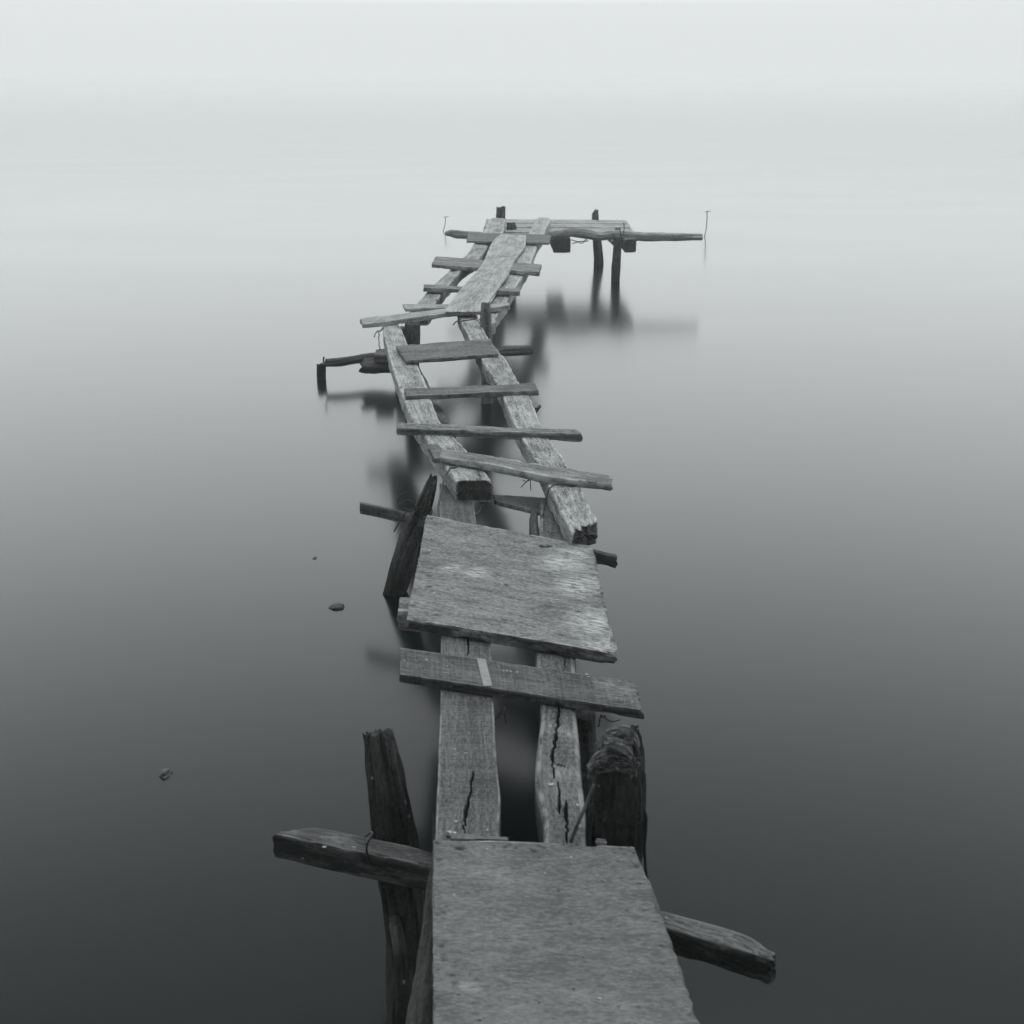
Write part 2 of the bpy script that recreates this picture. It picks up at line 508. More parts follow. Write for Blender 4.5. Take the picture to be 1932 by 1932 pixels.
def wire(name, pts, r, mat, parent, wig=.004, label=None, n=None):
    C = np.array(pts, float)
    seg = np.linalg.norm(np.diff(C, axis=0), axis=1).sum()
    ns = n or max(8, int(seg / .008)); ts = np.linspace(0, 1, ns)
    SEED[0] += 1
    c = catmull(C, ts); q = np.stack([ts * seg * 25 + SEED[0] * 7, ts * 0, ts * 0], -1)
    c = c + np.stack([noise(q), noise(q + 50), noise(q + 90)], -1) * wig
    T = np.gradient(c, axis=0); T /= np.linalg.norm(T, axis=1)[:, None]
    ref = np.array([.3, .2, .93]); S = np.cross(T, ref); S /= np.linalg.norm(S, axis=1)[:, None]; U = np.cross(S, T)
    na = 6; a = np.arange(na) / na * 2 * math.pi
    V = c[:, None] + r * (S[:, None] * np.cos(a)[None, :, None] + U[:, None] * np.sin(a)[None, :, None])
    faces = []
    for i in range(ns - 1):
        for j in range(na):
            faces.append((i * na + j, i * na + (j + 1) % na, (i + 1) * na + (j + 1) % na, (i + 1) * na + j))
    faces.append(tuple(range(na))[::-1]); faces.append(tuple((ns - 1) * na + j for j in range(na)))
    o = mesh_obj(name, V.reshape(-1, 3), faces, mat, parent)
    if label: o["label"] = label
    return o

# ------------------------------------------------------------------ the jetty
jetty = bpy.data.objects.new("wooden_jetty", None)
scene.collection.objects.link(jetty)
jetty["label"] = "crooked ramshackle jetty of weathered timbers and gaping planks running out over still water"
jetty["category"] = "jetty"
J = jetty

def nicks(quad, z, n, seed, r0=.003, r1=.008):
    q = np.random.RandomState(seed); P = [PZ(x, y, z) for x, y in quad]; out_ = []
    for _ in range(n):
        u, v = q.uniform(0, 1, 2)
        if q.uniform() < .75:
            e = q.uniform(0, .05) ** 1; k = q.randint(3)
            if k == 0: u = e
            elif k == 1: u = 1 - e
            else: v = e
        p = (P[0] * (1 - u) + P[1] * u) * (1 - v) + (P[3] * (1 - u) + P[2] * u) * v
        out_.append((p, q.uniform(r0, r1), .0015, q.uniform(.3, .85)))
    return out_

# --- near stretch: two sawn beams under boards
zC = .47
crack = lambda pts, z=zC: np.array([PZ(x, y, z) for x, y in pts])
plank("beam", [((829, 912), (889, 922), zC), ((830, 970), (898, 978), zC), ((832, 1100), (914, 1105), zC), ((832, 1202), (925, 1208), zC), ((830, 1310), (930, 1312), zC),
               ((826, 1421), (935, 1421), zC), ((823, 1500), (944, 1500), zC), ((820, 1585), (942, 1585), zC), ((818, 1760), (962, 1760), zC), ((815, 2230), (1010, 2230), zC)],
      .10, M_BEAM, J, corner=.005, res=.005, res2=.0017, wob=.001, rough=.0007, chip=.35,
      cracks=[(crack([(891, 1455), (890, 1470), (888, 1490), (882, 1512), (879, 1530), (876, 1550), (875, 1572)]), .0032, .03),
              (crack([(882, 1195), (882, 1216), (883, 1237)]), .0025, .025)],
      label="left sawn beam of the near stretch with a crooked crack")
plank("beam", [((1019, 940), (1063, 945), zC), ((1017, 1010), (1068, 1010), zC), ((1013, 1130), (1078, 1130), zC), ((1011, 1248), (1087, 1250), zC), ((1020, 1340), (1088, 1340), zC),
               ((1014, 1400), (1093, 1400), zC), ((1010, 1450), (1096, 1455), zC), ((1014, 1500), (1101, 1500), zC), ((1024, 1545), (1106, 1545), zC),
               ((1027, 1600), (1109, 1600), zC), ((1040, 1760), (1140, 1760), zC), ((1060, 2230), (1200, 2230), zC)],
      .11, M_BEAM, J, corner=.012, res=.005, res2=.0017, wob=.0015, rough=.0008, chip=.4,
      cracks=[(crack([(1054, 1325), (1053, 1360), (1049, 1396), (1046, 1402), (1044, 1418), (1040, 1428), (1043, 1440), (1043, 1468)]), .0036, .035),
              (crack([(1053, 1474), (1054, 1500), (1055, 1536)]), .003, .025),
              (crack([(1067, 1512), (1068, 1540), (1070, 1560), (1070, 1590)]), .0035, .03),
              (crack([(1046, 1441), (1060, 1444), (1071, 1450)]), .0028, .02),
              (crack([(1066, 1235), (1066, 1262)]), .0026, .025)],
      pale=[(PZ(1046, 1374, zC), .035), (PZ(1072, 1382, zC), .03), (PZ(1056, 1458, zC), .035), (PZ(1040, 1480, zC), .012)],
      label="right crooked beam of the near stretch split by long cracks")

# split log pressed against the left beam
pole("split_log", [PZ(832, 1540, .40), PZ(829, 1620, .41), PZ(825, 1700, .42), PZ(818, 1830, .42), PZ(812, 1960, .42), PZ(805, 2200, .42)],
     [.012, .016, .021, .029, .036, .038], M_ROT, J, ridge=.012, wob=.006, res=.006, res2=.004, jag=(.02, .01), label="rough split log beside the left near beam")

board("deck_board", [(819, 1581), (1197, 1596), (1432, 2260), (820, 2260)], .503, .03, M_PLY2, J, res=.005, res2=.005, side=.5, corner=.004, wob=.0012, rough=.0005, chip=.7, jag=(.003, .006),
      pale=[(PZ(880, 1864, .5), .018), (PZ(893, 1866, .5), .014)],
      knots=[(PZ(868, 1602, .5), .008, .004, .7), (PZ(1008, 1607, .5), .005, .004, .7)] + nicks([(819, 1581), (1197, 1596), (1306, 1932), (820, 1932)], .503, 45, 9, .002, .005),
      label="broad worn walkway board nearest the viewer")

# plank with the metal strap
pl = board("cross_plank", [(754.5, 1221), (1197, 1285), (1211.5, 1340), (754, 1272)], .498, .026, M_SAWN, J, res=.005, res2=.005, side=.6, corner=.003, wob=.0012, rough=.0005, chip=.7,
           jag=(.002, .008), pale=[(PZ(1175, 1302, .5), .05), (PZ(1150, 1290, .5), .04)], label="wide sawn cross plank with a metal strap")
st_ = board("metal_strap", [(899, 1241), (912, 1294), (929, 1293.5), (916, 1243.5)], .5015, .003, M_STRAP, pl, res=.004, corner=.001, wob=.0006, rough=.0002, chip=0, jag=(.0, .0),
            knots=[(PZ(908, 1247, .5), .005, .001, .9), (PZ(912, 1268, .5), .004, .001, .8), (PZ(920, 1287, .5), .0055, .001, .9)])

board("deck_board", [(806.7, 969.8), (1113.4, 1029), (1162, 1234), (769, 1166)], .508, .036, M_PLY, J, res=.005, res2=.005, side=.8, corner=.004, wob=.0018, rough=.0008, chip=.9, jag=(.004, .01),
      pale=[(PZ(1060, 1065, .5), .09), (PZ(1095, 1110, .5), .09), (PZ(1120, 1180, .5), .1), (PZ(1140, 1225, .5), .08), (PZ(1085, 1050, .5), .08), (PZ(900, 1085, .5), .05), (PZ(850, 1075, .5), .04)],
      knots=[(PZ(1028.5, 1034.5, .5), .016, .02, 1), (PZ(980, 1026, .5), .02, .0015, .45), (PZ(1028, 1151, .5), .022, .0015, .4), (PZ(1130, 1129, .5), .014, .003, .6),
             (PZ(809, 1091, .5), .008, .002, .8), (PZ(809, 1112, .5), .008, .002, .8), (PZ(805, 1047, .5), .012, .002, .6), (PZ(1058, 1202, .5), .008, .002, .6),
             (PZ(840, 1054, .5), .006, .002, .6), (PZ(822, 1165, .5), .009, .002, .6), (PZ(915, 1050, .5), .004, .002, .8)] + nicks([(806.7, 969.8), (1113.4, 1029), (1162, 1234), (769, 1166)], .508, 60, 5),
      label="big weathered board with knots and a round hole")

# bearers under the near stretch
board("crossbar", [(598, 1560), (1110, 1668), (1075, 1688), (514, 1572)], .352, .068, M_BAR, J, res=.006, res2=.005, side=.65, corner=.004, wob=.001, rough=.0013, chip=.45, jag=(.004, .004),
      pale=[(PZ(640, 1585, .35), .05), (PZ(540, 1570, .35), .04)], label="dark bearer sticking out to the left of the near board")
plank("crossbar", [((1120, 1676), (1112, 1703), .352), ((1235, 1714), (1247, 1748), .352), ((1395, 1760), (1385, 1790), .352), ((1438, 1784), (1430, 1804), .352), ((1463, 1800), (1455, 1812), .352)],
      .062, M_BAR, J, res=.006, res2=.005, side=.65, corner=.004, wob=.0015, rough=.0015, chip=.6, jag=(.004, .012),
      pale=[(PZ(1300, 1745, .35), .07), (PZ(1430, 1795, .35), .05), (PZ(1370, 1770, .35), .04)], label="dark bearer with a broken tip sticking out to the right")
board("crossbar", [(680, 945.5), (1163, 1044), (1162, 1049), (678.5, 949)], (.36, .36), .05, M_POST, J, res=.008, corner=.004, wob=.003, rough=.001, chip=.6, jag=(.002, .01),
      label="board on edge tied to the leaning stake under the near beams")
board("bearer_stub", [(756, 1124), (840, 1128), (850, 1158), (750, 1152)], .463, .075, M_MID, J, res=.007, corner=.012, wob=.004, rough=.0015, label="short stub under the big board")
board("bearer_board", [(929, 932), (1030, 938), (1052, 972), (934, 944)], .46, .02, M_PLANK, J, res=.007, corner=.004, wob=.003, jag=(.012, .01), label="small board lying between the beams")
pole("beam_splinter", [PZ(1010, 960, .45), PZ(1007, 990, .44), PZ(1010, 1020, .42)], [.012, .02, .02], M_POST, J, res=.008)

# posts of the near stretch
zb = .34
Yb = YZ(1600, zb)
p0 = PZ(770, 1965, 0.0); p1 = PY(748, 1600, Yb + .06)
top = PY(716, 1388, Yb + .15)
pole("post", [p0 - (p1 - p0) * .8, p0, PY(768, 1760, (p0[1] + Yb) / 2 + .08), p1, PY(731, 1480, Yb + .1), top], [.036, .036, .038, .042, .038, .031], M_ROT, J,
     res=.005, res2=.004, ridge=.012, wob=.006, rough=.004, jag=(.0, .022), chip=0, sq=.6, ends=0, label="dark rotten post leaning left beside the near beam")
pole("post_splinter", [PY(742, 1700, p1[1] - .02), PY(752, 1780, p0[1] + .1), PY(760, 1860, p0[1] + .04), PY(764, 1975, p0[1] - .02)], [.016, .017, .015, .018], M_ROT, J, res=.006, ridge=.008, taper=(.12, 0), ends=0, label="pale split strip of the left near post")
Yp = YZ(1592, .47) + .08
pole("post", [PY(1158, 1592, Yp) * np.array([1, 1, 0]) + np.array([0, 0, -.3]), PY(1159, 1600, Yp), PY(1160, 1520, Yp), PY(1160, 1470, Yp), PY(1164, 1405, Yp + .01)], [.049, .049, .050, .050, .038], M_ROT, J,
     res=.005, res2=.004, ridge=.013, wob=.006, rough=.004, jag=(0, .04), sq=.65, label="thick rotten stump with a frayed top beside the near board")
# frayed fibre on the stump
for k, (pts, rad) in enumerate([
        ([(1110, 1452), (1122, 1443), (1140, 1440), (1160, 1436), (1185, 1440), (1200, 1432)], [.010, .014, .016, .018, .02, .014]),
        ([(1114, 1436), (1130, 1428), (1150, 1422), (1175, 1424)], [.008, .012, .014, .012]),
        ([(1136, 1400), (1148, 1391), (1165, 1388), (1182, 1392), (1195, 1402), (1203, 1418)], [.011, .015, .016, .016, .015, .012]),
        ([(1140, 1408), (1150, 1402), (1165, 1405), (1180, 1412), (1192, 1424)], [.008, .014, .016, .018, .014]),
        ([(1186, 1400), (1192, 1388), (1194, 1378)], [.013, .009, .003]),
        ([(1201, 1400), (1204, 1430), (1203, 1470), (1202, 1530), (1203, 1610)], [.005, .007, .006, .005, .004]),
        ([(1168, 1425), (1180, 1432), (1192, 1445), (1198, 1470)], [.016, .018, .016, .01])]):
    pole("frayed_fibre", [PY(x, y, Yp - .03 + .012 * (k % 3)) for x, y in pts], rad, M_MOSS, J, res=.004, res2=.003, ridge=.006, wob=.006, rough=.004, jag=(.008, .008))
# loose fibres over the frayed head
def fibres(curves, n, r, spread, Yd, mat):
    VV, FF, base = [], [], 0
    for pts in curves:
        P = np.array([PY(x, y, Yd) for x, y in pts])
        for _ in range(n):
            a = rng.uniform(0, .6); b_ = a + rng.uniform(.2, .4)
            ts = np.linspace(a, min(1, b_), 7)
            c = catmull(P, ts) + rng.normal(0, 1, 3) * spread * np.array([.8, 1, 1])
            c = c + rng.normal(0, 1, (7, 3)) * r * 1.6 + np.linspace(0, 1, 7)[:, None] * rng.normal(0, 1, 3) * spread * .7
            T = np.gradient(c, axis=0); T /= np.linalg.norm(T, axis=1)[:, None]
            S = np.cross(T, [.1, .9, .3]); S /= np.linalg.norm(S, axis=1)[:, None]; U = np.cross(S, T)
            for i in range(7):
                rr = r * (1 - .75 * i / 6)
                for k in range(3):
                    th = k * 2.094; VV.append(c[i] + rr * (S[i] * math.cos(th) + U[i] * math.sin(th)))
            for i in range(6):
                for k in range(3):
                    FF.append((base + i * 3 + k, base + i * 3 + (k + 1) % 3, base + i * 3 + 3 + (k + 1) % 3, base + i * 3 + 3 + k))
            base += 21
    VV = np.array(VV)
    return mesh_obj("loose_fibre", VV, FF, mat, J, {"rest": VV, "pale": np.full(len(VV), .8)})
fibres([[(1110, 1452), (1125, 1442), (1150, 1438), (1185, 1440), (1202, 1432)],
        [(1134, 1404), (1146, 1392), (1166, 1388), (1186, 1392), (1204, 1418)], [(1184, 1404), (1190, 1390), (1194, 1377)]], 16, .0015, .006, Yp - .042, M_MOSS)
# leaning thin stick and wire at the stump
wire("stick", [PZ(1077, 1588, .51), PY(1095, 1545, Yp - .12), PY(1108, 1510, Yp - .09), PY(1119, 1480, Yp - .07)], .004, M_STICK, J, wig=.003, label="thin stick leaning on the stump")
wire("wire", [PY(1209, 1500, Yp), PY(1215, 1530, Yp), PY(1219, 1560, Yp), PY(1218, 1610, Yp), PY(1220, 1668, Yp)], .0035, M_WIRE, J)
wire("wire", [PY(688, 1577, Yb), PY(703, 1572, Yb - .05), PY(694, 1590, Yb - .06), PY(693, 1615, Yb - .045), PY(702, 1648, Yb - .03)], .0025, M_WIRE, J, wig=.002)

# leaning stake with its tie
a0 = PZ(746, 1118, 0.0); Ys = a0[1]
pole("stake", [a0 + (a0 - PY(797, 975, Ys)) * .8, a0, PY(768, 1030, Ys), PY(796, 962, Ys - .03), PY(818, 900, Ys - .03)], [.045, .044, .042, .032, .014], M_POST, J,
     res=.007, res2=.006, ridge=.012, wob=.004, rough=.002, jag=(0, .015), label="dark stake leaning against the near beams and tied with wire")
yw = Ys - .06
wire("wire", [PY(x, y, yw) for x, y in [(745, 1001), (753, 985), (764, 968), (775, 962), (790, 960), (806, 957), (813, 962), (812, 970), (804, 975)]], .003, M_WIRE, J, label="wire tying the leaning stake")
wire("wire", [PY(x, y, yw) for x, y in [(768, 928), (756, 935), (751, 945), (756, 951), (766, 946), (776, 944), (782, 957), (792, 975), (805, 992)]], .0025, M_WIRE, J)
wire("wire", [PY(x, y, yw - .01) for x, y in [(765, 958), (771, 965), (783, 962), (779, 950), (772, 946)]], .003, M_WIRE, J)

# --- middle stretch: two leaning beams
plank("beam", [((722, 612), (752, 610), .50), ((727, 645), (768, 648), .505), ((738, 686), (787, 686), .51), ((751, 725), (805, 725), .52), ((765, 761), (816, 759), .53), ((782, 795), (834, 800), .535),
               ((806, 829), (862, 829), .54), ((830, 865), (893, 862), .548), ((860, 907), (929.5, 907), .553)],
      .085, M_PALE, J, res=.007, res2=.005, corner=.009, wob=.0025, rough=.0012, chip=.5, jag=(.01, .0), ends=.8,
      cracks=[(np.array([PZ(x, y, .55) for x, y in [(901, 884), (903, 893), (908, 910)]]), .003, .01)],
      label="left pale beam of the middle stretch with a sawn-off near end")
plank("beam", [((863, 592), (899, 590), .505), ((886, 638), (921, 635), .51), ((910, 680), (955, 678), .515), ((938, 724), (980, 721), .52), ((951, 752), (1001, 749), .53), ((975, 806), (1025, 806), .54),
               ((996, 841), (1045, 837), .545), ((1015, 872), (1068, 873), .553), ((1036, 920), (1092, 915), .562), ((1058, 965), (1112, 955), .562), ((1078, 1003), (1127, 982), .558)],
      .085, M_PALE, J, res=.007, res2=.005, corner=.008, wob=.0025, rough=.0012, chip=.6, jag=(.01, .022), ends=.7,
      label="right pale beam of the middle stretch with a broken near end")
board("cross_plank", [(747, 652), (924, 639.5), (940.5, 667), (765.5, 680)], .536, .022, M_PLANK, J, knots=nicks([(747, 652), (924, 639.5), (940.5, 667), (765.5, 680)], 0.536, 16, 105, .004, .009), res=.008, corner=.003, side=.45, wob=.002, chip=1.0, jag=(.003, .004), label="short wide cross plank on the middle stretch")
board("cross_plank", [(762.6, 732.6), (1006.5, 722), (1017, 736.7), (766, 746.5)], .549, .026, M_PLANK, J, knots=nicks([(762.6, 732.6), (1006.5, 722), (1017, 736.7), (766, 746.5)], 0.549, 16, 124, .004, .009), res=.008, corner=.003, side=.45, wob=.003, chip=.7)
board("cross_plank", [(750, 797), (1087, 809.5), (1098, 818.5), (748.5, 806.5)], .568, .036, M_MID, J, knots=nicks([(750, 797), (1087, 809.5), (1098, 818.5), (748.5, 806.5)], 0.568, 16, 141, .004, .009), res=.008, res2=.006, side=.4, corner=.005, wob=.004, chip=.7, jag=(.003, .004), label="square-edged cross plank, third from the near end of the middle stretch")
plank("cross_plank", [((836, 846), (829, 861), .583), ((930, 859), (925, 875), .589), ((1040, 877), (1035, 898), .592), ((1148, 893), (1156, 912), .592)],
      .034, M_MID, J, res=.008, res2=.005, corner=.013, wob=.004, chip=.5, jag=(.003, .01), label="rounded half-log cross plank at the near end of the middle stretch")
board("wood_block", [(805, 836), (826, 838), (842, 862), (820, 865)], .57, .02, M_PLANK, J, res=.006, corner=.003, wob=.002, jag=(.008, .006), label="small split block on the left middle beam")
plank("cross_plank", [((679, 601), (683, 604), .535), ((708, 597.5), (697, 609.5), .535), ((853.6, 580.7), (853.6, 588.5), .54), ((961, 571), (961.5, 575.5), .55)],
      .033, M_FAR, J, res=.01, res2=.007, corner=.004, wob=.003, chip=.5, jag=(.002, .01), label="long slanting plank across the joint of the two stretches")
board("cross_plank", [(758.5, 573.7), (845, 573.7), (845, 580), (765, 583)], .525, .018, M_FAR, J, res=.01, corner=.003, wob=.002, jag=(.01, .005))
board("wood_block", [(842, 574), (850, 573), (852, 579), (845, 580)], .54, .03, M_PLANK, J, res=.01)
# under the middle stretch
YB = YZ(712, 0)
pole("post", [PY(762, 700, YB) * np.array([1, 1, 0]) - np.array([0, 0, .3]), PY(760, 700, YB) * np.array([1, 1, 0]) + np.array([0, 0, .1]), PY(757, 690, YB) * np.array([1, 1, 0]) + np.array([0, 0, .36])], [.065, .06, .055], M_POST, J, res=.012, res2=.008, ridge=.012, jag=(0, .004))
pole("added_under_log", [PZ(752, 655, .43) - np.array([0, 0, .02]), PZ(778, 700, .42), PZ(800, 745, .42), PZ(826, 790, .42), PZ(850, 826, .43)], [.04, .042, .042, .04, .03], M_POST, J, res=.012, res2=.008, ridge=.01)  # unseen log, added to widen and darken the beam's reflection
Yq = YZ(760, 0)
pole("post", [PY(779, 700, Yq) * np.array([1, 1, 0]) - np.array([0, 0, .3]), PY(779, 700, Yq), PY(779, 650, Yq), PY(779, 611, Yq)], [.045, .047, .048, .044], M_POST, J, res=.01, res2=.007, ridge=.012, jag=(0, .01))
pole("post", [PY(919, 720, Yq) * np.array([1, 1, 0]) - np.array([0, 0, .3]), PY(919, 700, Yq), PY(918, 640, Yq), PY(916, 600, Yq), PY(916, 571, Yq)], [.036, .036, .034, .032, .022], M_MID, J, res=.01, res2=.007, ridge=.01,
     jag=(0, .006), label="slim post rising beside the right middle beam")
pole("crossbar", [PZ(790, 676, .37), PZ(880, 668, .375), PZ(950, 663, .38), PZ(1003, 659.5, .38)], [.03, .032, .032, .03], M_POST, J, res=.01, res2=.007, jag=(.004, .004), label="round log end poking out right of the middle stretch")
pole("crossbar", [PZ(614, 685, .125), PZ(640, 683.5, .128), PZ(670, 679, .133), PZ(700, 674, .14), PZ(760, 668, .16)], [.026, .03, .029, .032, .03], M_POST, J, res=.01, res2=.007, ridge=.006, jag=(.003, .003),
     label="knotty branch lying low over the water left of the middle stretch")
board("broken_board", [(686, 676), (745, 668), (748, 686), (682, 690)], (.165, .17), .055, M_ROT, J, res=.008, res2=.007, corner=.01, wob=.008, jag=(.03, .01), rough=.003, label="broken dark board end on the low branch")
board("wood_block", [(711, 659), (735, 655), (740, 668), (705, 668)], .235, .06, M_POST, J, res=.008, corner=.012, wob=.004)
wire("twig", [PZ(611, 672, .2), PZ(610, 680, .17), PZ(613, 688, .13)], .006, M_STICK, J)
for pts in ([(705, 635), (710, 626), (716, 625), (723, 620)], [(716, 660), (715, 640), (716, 625), (727, 615), (743, 614), (755, 620)]):
    wire("wire", [PZ(x, y, .5) for x, y in pts], .004, M_WIRE, J)
wire("wire", [PZ(854, 612, .515), PZ(866, 606, .53), PZ(895, 602, .53), PZ(903, 607, .53), PZ(908, 616, .52)], .0045, M_WIRE, J)
wire("wire", [PZ(1004, 768, .48), PZ(1012, 772, .49), PZ(1017, 766, .49), PZ(1019, 768, .49), PZ(1013, 776, .47), PZ(1008, 773, .47)], .005, M_WIRE, J)
wire("wire", [PZ(826, 978, .48), PZ(831, 930, .52), PZ(838, 900, .55), PZ(848, 886, .56), PZ(865, 880, .565)], .0045, M_WIRE, J, wig=.003)
wire("wire", [PZ(912, 951, .45), PZ(905, 965, .46), PZ(899, 972, .47)], .004, M_WIRE, J)
wire("wire", [PZ(1022, 975, .47), PZ(1032, 940, .53), PZ(1040, 918, .57), PZ(1062, 913, .571), PZ(1088, 916, .571)], .003, M_WIRE, J, wig=.004)

# --- far stretch
plank("beam", [((926, 411), (953, 412.5), .61), ((912, 438), (949, 438.5), .60), ((896, 459), (924, 459), .59), ((871, 487), (903, 488.6), .575), ((846, 509), (870, 510), .56), ((806, 549), (837, 550), .53),
               ((786, 572), (821, 572.5), .515), ((770, 590), (808, 592), .50)],
      .085, M_PALE, J, res=.012, res2=.009, corner=.012, wob=.006, chip=.4, label="left beam of the far stretch")
plank("beam", [((1015, 410), (1040, 411.5), .61), ((998, 438), (1026, 440), .60), ((980, 464), (1013, 464.5), .59), ((970, 492), (1002, 495), .575), ((955, 520), (987, 522), .56), ((934, 557), (963, 558), .53),
               ((916, 590), (936, 597), .50), ((905, 612), (928, 610), .49)],
      .085, M_FAR, J, res=.012, res2=.009, corner=.01, wob=.006, chip=.5, label="right beam of the far stretch")
board("cross_plank", [(883.6, 438.3), (1040, 443), (1036, 458), (880.5, 454)], .622, .02, M_PLANK, J, res=.01, corner=.003, wob=.002, chip=.5)
board("cross_plank", [(822, 483.3), (1022, 498.7), (1017, 513.5), (815, 498.5)], .597, .03, M_MID, J, res=.01, side=.4, corner=.003, wob=.003, chip=.6)
board("cross_plank", [(800, 536.5), (981, 545), (981, 550), (798.6, 542)], .572, .034, M_MID, J, res=.01, side=.4, corner=.005, wob=.003, chip=.6)
plank("walking_plank", [((945, 441), (992, 443.5), .645), ((913.5, 491.8), (975, 484), .62), ((880, 532), (951, 527), .595), ((846, 574), (921, 570), .562), ((838, 588), (912, 588), .552)],
      .022, M_FAR, J, res=.012, res2=.009, corner=.003, wob=.003, chip=.7, jag=(.008, .004),
      knots=[(PZ(953, 459, .63), .02, .004, .8), (PZ(948, 484, .62), .02, .003, .9), (PZ(956, 484.5, .62), .02, .003, .7), (PZ(900, 518, .6), .018, .004, .9), (PZ(912, 521, .6), .016, .004, .9)],
      label="long plank laid lengthwise down the middle of the far stretch")

# --- platform at the far end
zP = .515
board("platform_plank", [(919, 413), (1178, 415.3), (1184, 421.2), (917, 419.6)], zP, .03, M_FAR, J, res=.012, res2=.009, corner=.004, chip=.6, jag=(.01, .015))
board("platform_plank", [(916, 421.2), (1186, 423), (1188, 428.8), (914, 427.8)], zP, .03, M_FAR, J, res=.012, res2=.009, corner=.004, chip=.6, jag=(.01, .015))
board("platform_plank", [(913, 429.8), (1191, 430.9), (1194, 437.5), (912, 437)], zP, .03, M_FAR, J, res=.012, res2=.009, corner=.004, chip=.6, jag=(.01, .015))
for (x0, x1, yt, hgt) in ((1041, 1072, 449, .15), (1170, 1190.5, 452, .13)):
    z0 = zP - .035
    Y0 = YZ(yt, z0)
    w_ = (x1 - x0) / 2332 * (Y0 * 1.03); xc = ((x0 + x1) / 2 - 966) / 2332 * Y0 * 1.03
    C = [(xc, Y0, z0 - hgt / 2), (xc - .03, Y0 + 1.35, z0 - hgt / 2)]
    sweep("joist", C, [(1, 0, 0), (1, 0, 0)], [w_, w_], [hgt, hgt], M_POST, J, corner=.008, res=.012, jag=(.004, .004))
c0 = PY(1160.6, 457.8, YZ(452, .45))
pole("joist", [c0, c0 + np.array([-.06, 1.2, .01])], [.036, .036], M_FAR, J, res=.012, label="round log joist with a pale sawn end")
YL = YZ(444, .50)
lp = [(840, 441.5, 3), (850, 441, 5.5), (862, 442.5, 7), (890, 444, 6.5), (940, 447, 7), (980, 448, 7.5), (1040, 444, 7.5), (1075, 438.5, 7.5), (1110, 441.5, 8.5), (1130, 446, 8), (1160, 443.5, 8.5), (1200, 446, 7.5), (1260, 447, 6.6), (1325, 447.7, 5.8)]
pole("bearer_log", [PY(x, y, YL) for x, y, r in lp], [r * YL * 1.03 / 2332 for x, y, r in lp], M_FAR, J, res=.014, res2=.009, ridge=.006, wob=.004, jag=(.003, .003),
     label="long crooked log lying along the front of the platform")
Yr = YZ(529, 0)
pole("post", [PY(1162, 529.5, Yr) - np.array([0, 0, .3]), PY(1162, 529.5, Yr), PY(1165, 480, Yr), PY(1166, 455, Yr), PY(1166, 432, Yr + .1)], [.045, .045, .044, .043, .03], M_POST, J, res=.012, res2=.008, ridge=.006, label="front right post of the platform")
Yr2 = YZ(499.6, 0)
pole("post", [PY(1129.5, 500, Yr2) - np.array([0, 0, .3]), PY(1129.5, 500, Yr2), PY(1128, 470, Yr2), PY(1124, 430, Yr2), PY(1122.5, 405, Yr2), PY(1124, 398, Yr2)], [.05, .05, .048, .04, .035, .02], M_POST, J, res=.012, res2=.008,
     ridge=.012, jag=(0, .03), label="rear right post of the platform with a ragged top")
Yr3 = YZ(412, zP) + .12
pole("post", [PY(945, 413, Yr3) * np.array([1, 1, 0]) - np.array([0, 0, .3]), PY(945, 440, Yr3), PY(945, 410, Yr3), PY(945, 392, Yr3)], [.055, .055, .055, .052], M_POST, J, res=.012, res2=.008, ridge=.012, jag=(0, .025), label="rear left post of the platform")
Yr4 = YZ(433, zP)
pole("post", [PY(964, 438, Yr4) * np.array([1, 1, 0]) - np.array([0, 0, .3]), PY(965, 445, Yr4), PY(965, 430, Yr4), PY(964, 421, Yr4)], [.05, .05, .05, .045], M_POST, J, res=.012, res2=.008, jag=(0, .01))
for pts in ([(1176, 421), (1177, 432), (1179, 440)], [(1158, 441), (1160, 452), (1166, 457)], [(1170, 436), (1172, 450), (1176, 456)],
            [(1078, 451), (1084, 456), (1096, 457), (1108, 452)], [(1080, 458), (1092, 456), (1104, 455), (1112, 453)]):
    wire("wire", [PY(x, y, YL - .05) for x, y in pts], .005, M_WIRE, J, wig=.012)

# chips and crumbs lying on the timbers
def chip(px, py, z, size, seed, flat=.35):
    c = PZ(px, py, z)
    n = 9; a = np.sort(rng.uniform(0, 2 * math.pi, n)); rr = size * rng.uniform(.6, 1.1, n)
    V = [(math.cos(t_) * q_ * 1.4, math.sin(t_) * q_, 0) for t_, q_ in zip(a, rr)] + [(math.cos(t_) * q_ * 1.1, math.sin(t_) * q_ * .8, size * flat * (1 + .5 * math.sin(3 * t_))) for t_, q_ in zip(a, rr)]
    F_ = [tuple(range(n))[::-1], tuple(range(n, 2 * n))] + [(i, (i + 1) % n, n + (i + 1) % n, n + i) for i in range(n)]
    o = mesh_obj("wood_chip", V, F_, M_CHIP, J, smooth=False)
    o.location = c
for (x, y, z, sz) in ((846, 1571, .472, .007), (858, 1572, .472, .006), (1040, 1481, .472, .007), (861, 1550, .472, .004), (956, 1266, .498, .0035), (964, 1267, .498, .003), (976, 1268, .498, .003),
                      (1108, 1272, .498, .005), (1110, 1277, .498, .004), (862, 1182, .508, .004), (1109, 1035, .508, .004), (1077, 1617, .503, .003), (859, 1688, .503, .004), (1130, 1885, .503, .004),
                      (668, 1600, .35, .005), (612, 1598, .35, .004), (1160, 1573, .35, .004), (878, 1421, .472, .003)):
    chip(x, y, z, sz, 1)
board("splinter", [(846, 1574), (958, 1578), (963, 1584), (850, 1582)], .476, .008, M_PLANK, J, res=.005, corner=.002, wob=.001, jag=(.015, .012))
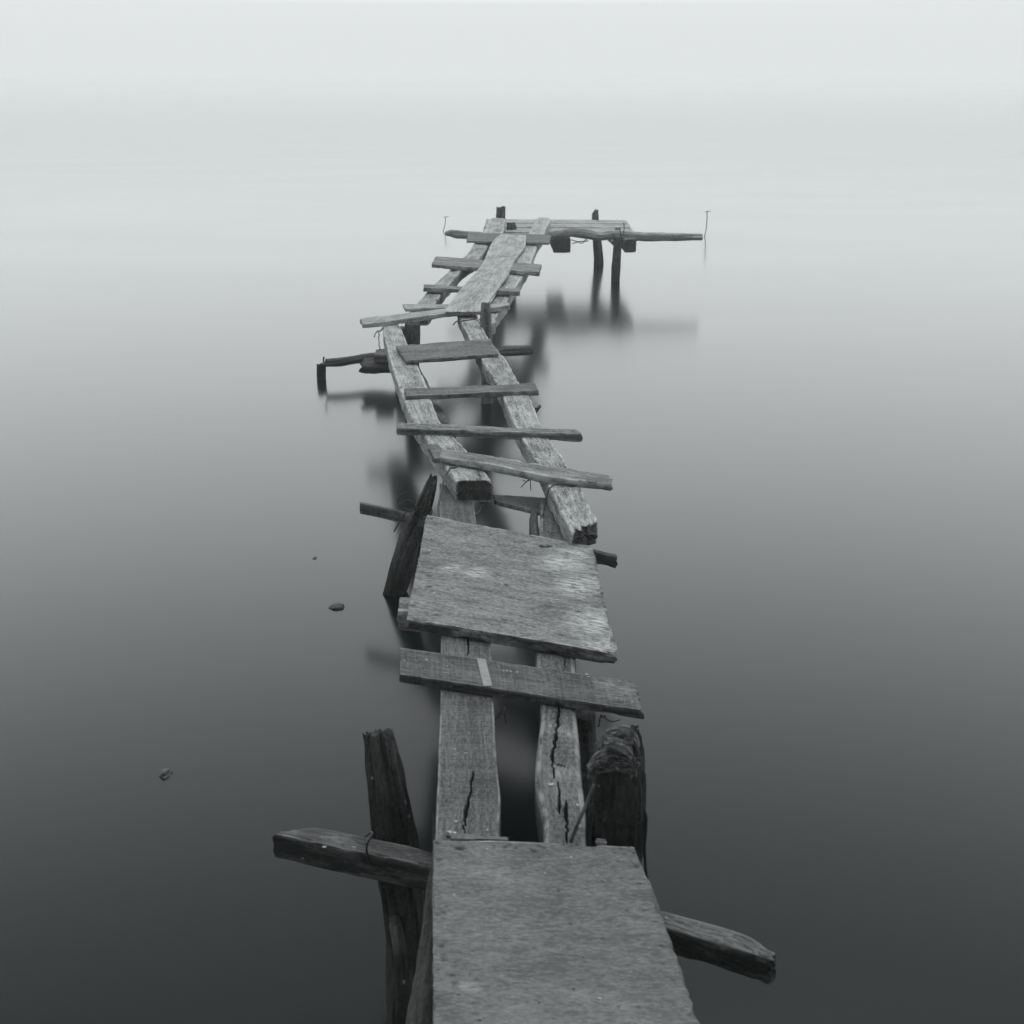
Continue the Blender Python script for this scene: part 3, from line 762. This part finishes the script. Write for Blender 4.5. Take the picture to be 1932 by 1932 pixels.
board("splinter", [(1120, 1580), (1144, 1583), (1146, 1590), (1121, 1588)], .49, .01, M_PLANK, J, res=.005, corner=.002, wob=.001, jag=(.01, .006))
# hidden legs that carry the near and middle stretch
for (x, y, r) in ((1098, 1345, .04), (860, 1060, .04)):
    c = PZ(x, y, .40)
    pole("post", [c * np.array([1, 1, 0]) - np.array([0, 0, .3]), c * np.array([1, 1, 0]) + np.array([.01, 0, .2]), c], [r, r, r], M_POST, J, res=.012, res2=.008, ridge=.01, jag=(0, .004))

# twigs, dirt and splinters hanging from the timbers
def tufts(pts, z, n, size, mat):
    for (x, y) in pts:
        c = PZ(x, y, z)
        for k in range(n):
            d = np.array([random.uniform(-1, 1), random.uniform(-.5, .5), random.uniform(-.9, .2)]) * size
            wire("twig", [c, c + d * .5 + np.array([0, 0, random.uniform(-.3, .1) * size]), c + d], .0018, M_STICK, J, wig=.003, n=7)
tufts([(952, 1335), (1135, 1350), (1000, 903), (1060, 915)], .46, 3, .05, M_STICK)

# ------------------------------------------------------------------ stones in the water
def stone(px, py, w, d, h, seed, label):
    c = PZ(px, py, 0)
    nu, nv = 40, 24
    vs = []
    for i in range(nv + 1):
        ph = math.pi * i / nv - math.pi / 2
        for j in range(nu):
            th = 2 * math.pi * j / nu
            vs.append((math.cos(ph) * math.cos(th), math.cos(ph) * math.sin(th), math.sin(ph)))
    V = np.array(vs)
    r = 1 + .22 * fbm(V * 1.3 + seed, 4) + .10 * fbm(V * 5 + seed, 3)
    V = V * r[:, None] * np.array([w / 2, d / 2, h])
    V[:, 2] = np.minimum(V[:, 2], h * (1 + .0 * r))
    V += np.array([0, 0, -h * .15])
    fs = []
    for i in range(nv):
        for j in range(nu):
            fs.append((i * nu + j, i * nu + (j + 1) % nu, (i + 1) * nu + (j + 1) % nu, (i + 1) * nu + j))
    o = mesh_obj("stone", V, fs, M_STONE)
    o.location = c
    o["label"] = label; o["category"] = "stone"; o["group"] = "stones breaking the water surface left of the jetty"
    return o
stone(636, 1146, .066, .05, .017, 3.3, "dark pointed stone breaking the water left of the leaning stake")
stone(313, 1461, .038, .05, .017, 8.1, "small pale-topped stone alone in the water far left, nearest the viewer")
stone(594, 1053, .020, .03, .006, 5.9, "tiny stone barely breaking the water, farthest of the stones")

# ------------------------------------------------------------------ thin stakes beyond the platform
def reed(top, bot, r, label):
    b_ = PZ(*bot, 0.0); t_ = PY(*top, b_[1])
    root = wire("thin_stake", [b_ - (t_ - b_) * .3, b_, (b_ + t_) / 2 + np.array([.01, 0, 0]), t_], r, M_REED, None, wig=.004)
    wire("tip", [t_ + np.array([-.035, 0, .0]), t_ + np.array([0, 0, .004]), t_ + np.array([.045, 0, .01])], r * .8, M_REED, root, wig=.003)
    root["label"] = label; root["category"] = "stake"; root["group"] = "thin stakes standing in the water by the platform"
M_REED = plain("pale_grey_stick", .2, .8)
reed((841, 409.5), (836.5, 436), .005, "short thin stake in the water left of the far platform")
reed((1334.5, 399.5), (1329.5, 446), .006, "tall thin stake in the water right of the long log's end")

# short pile standing free at the left
Yf = YZ(717, 0)
c = PY(607.5, 717, Yf)
fp = pole("pile_stump", [c - np.array([0, 0, .3]), c, PY(607.5, 700, Yf), PY(607.5, 689, Yf)], [.031] * 4, M_ROT, None, res=.008, res2=.006, ridge=.006, jag=(0, .02))
fp["label"] = "short dark stump standing in the water at the tip of the low branch"; fp["category"] = "stump"
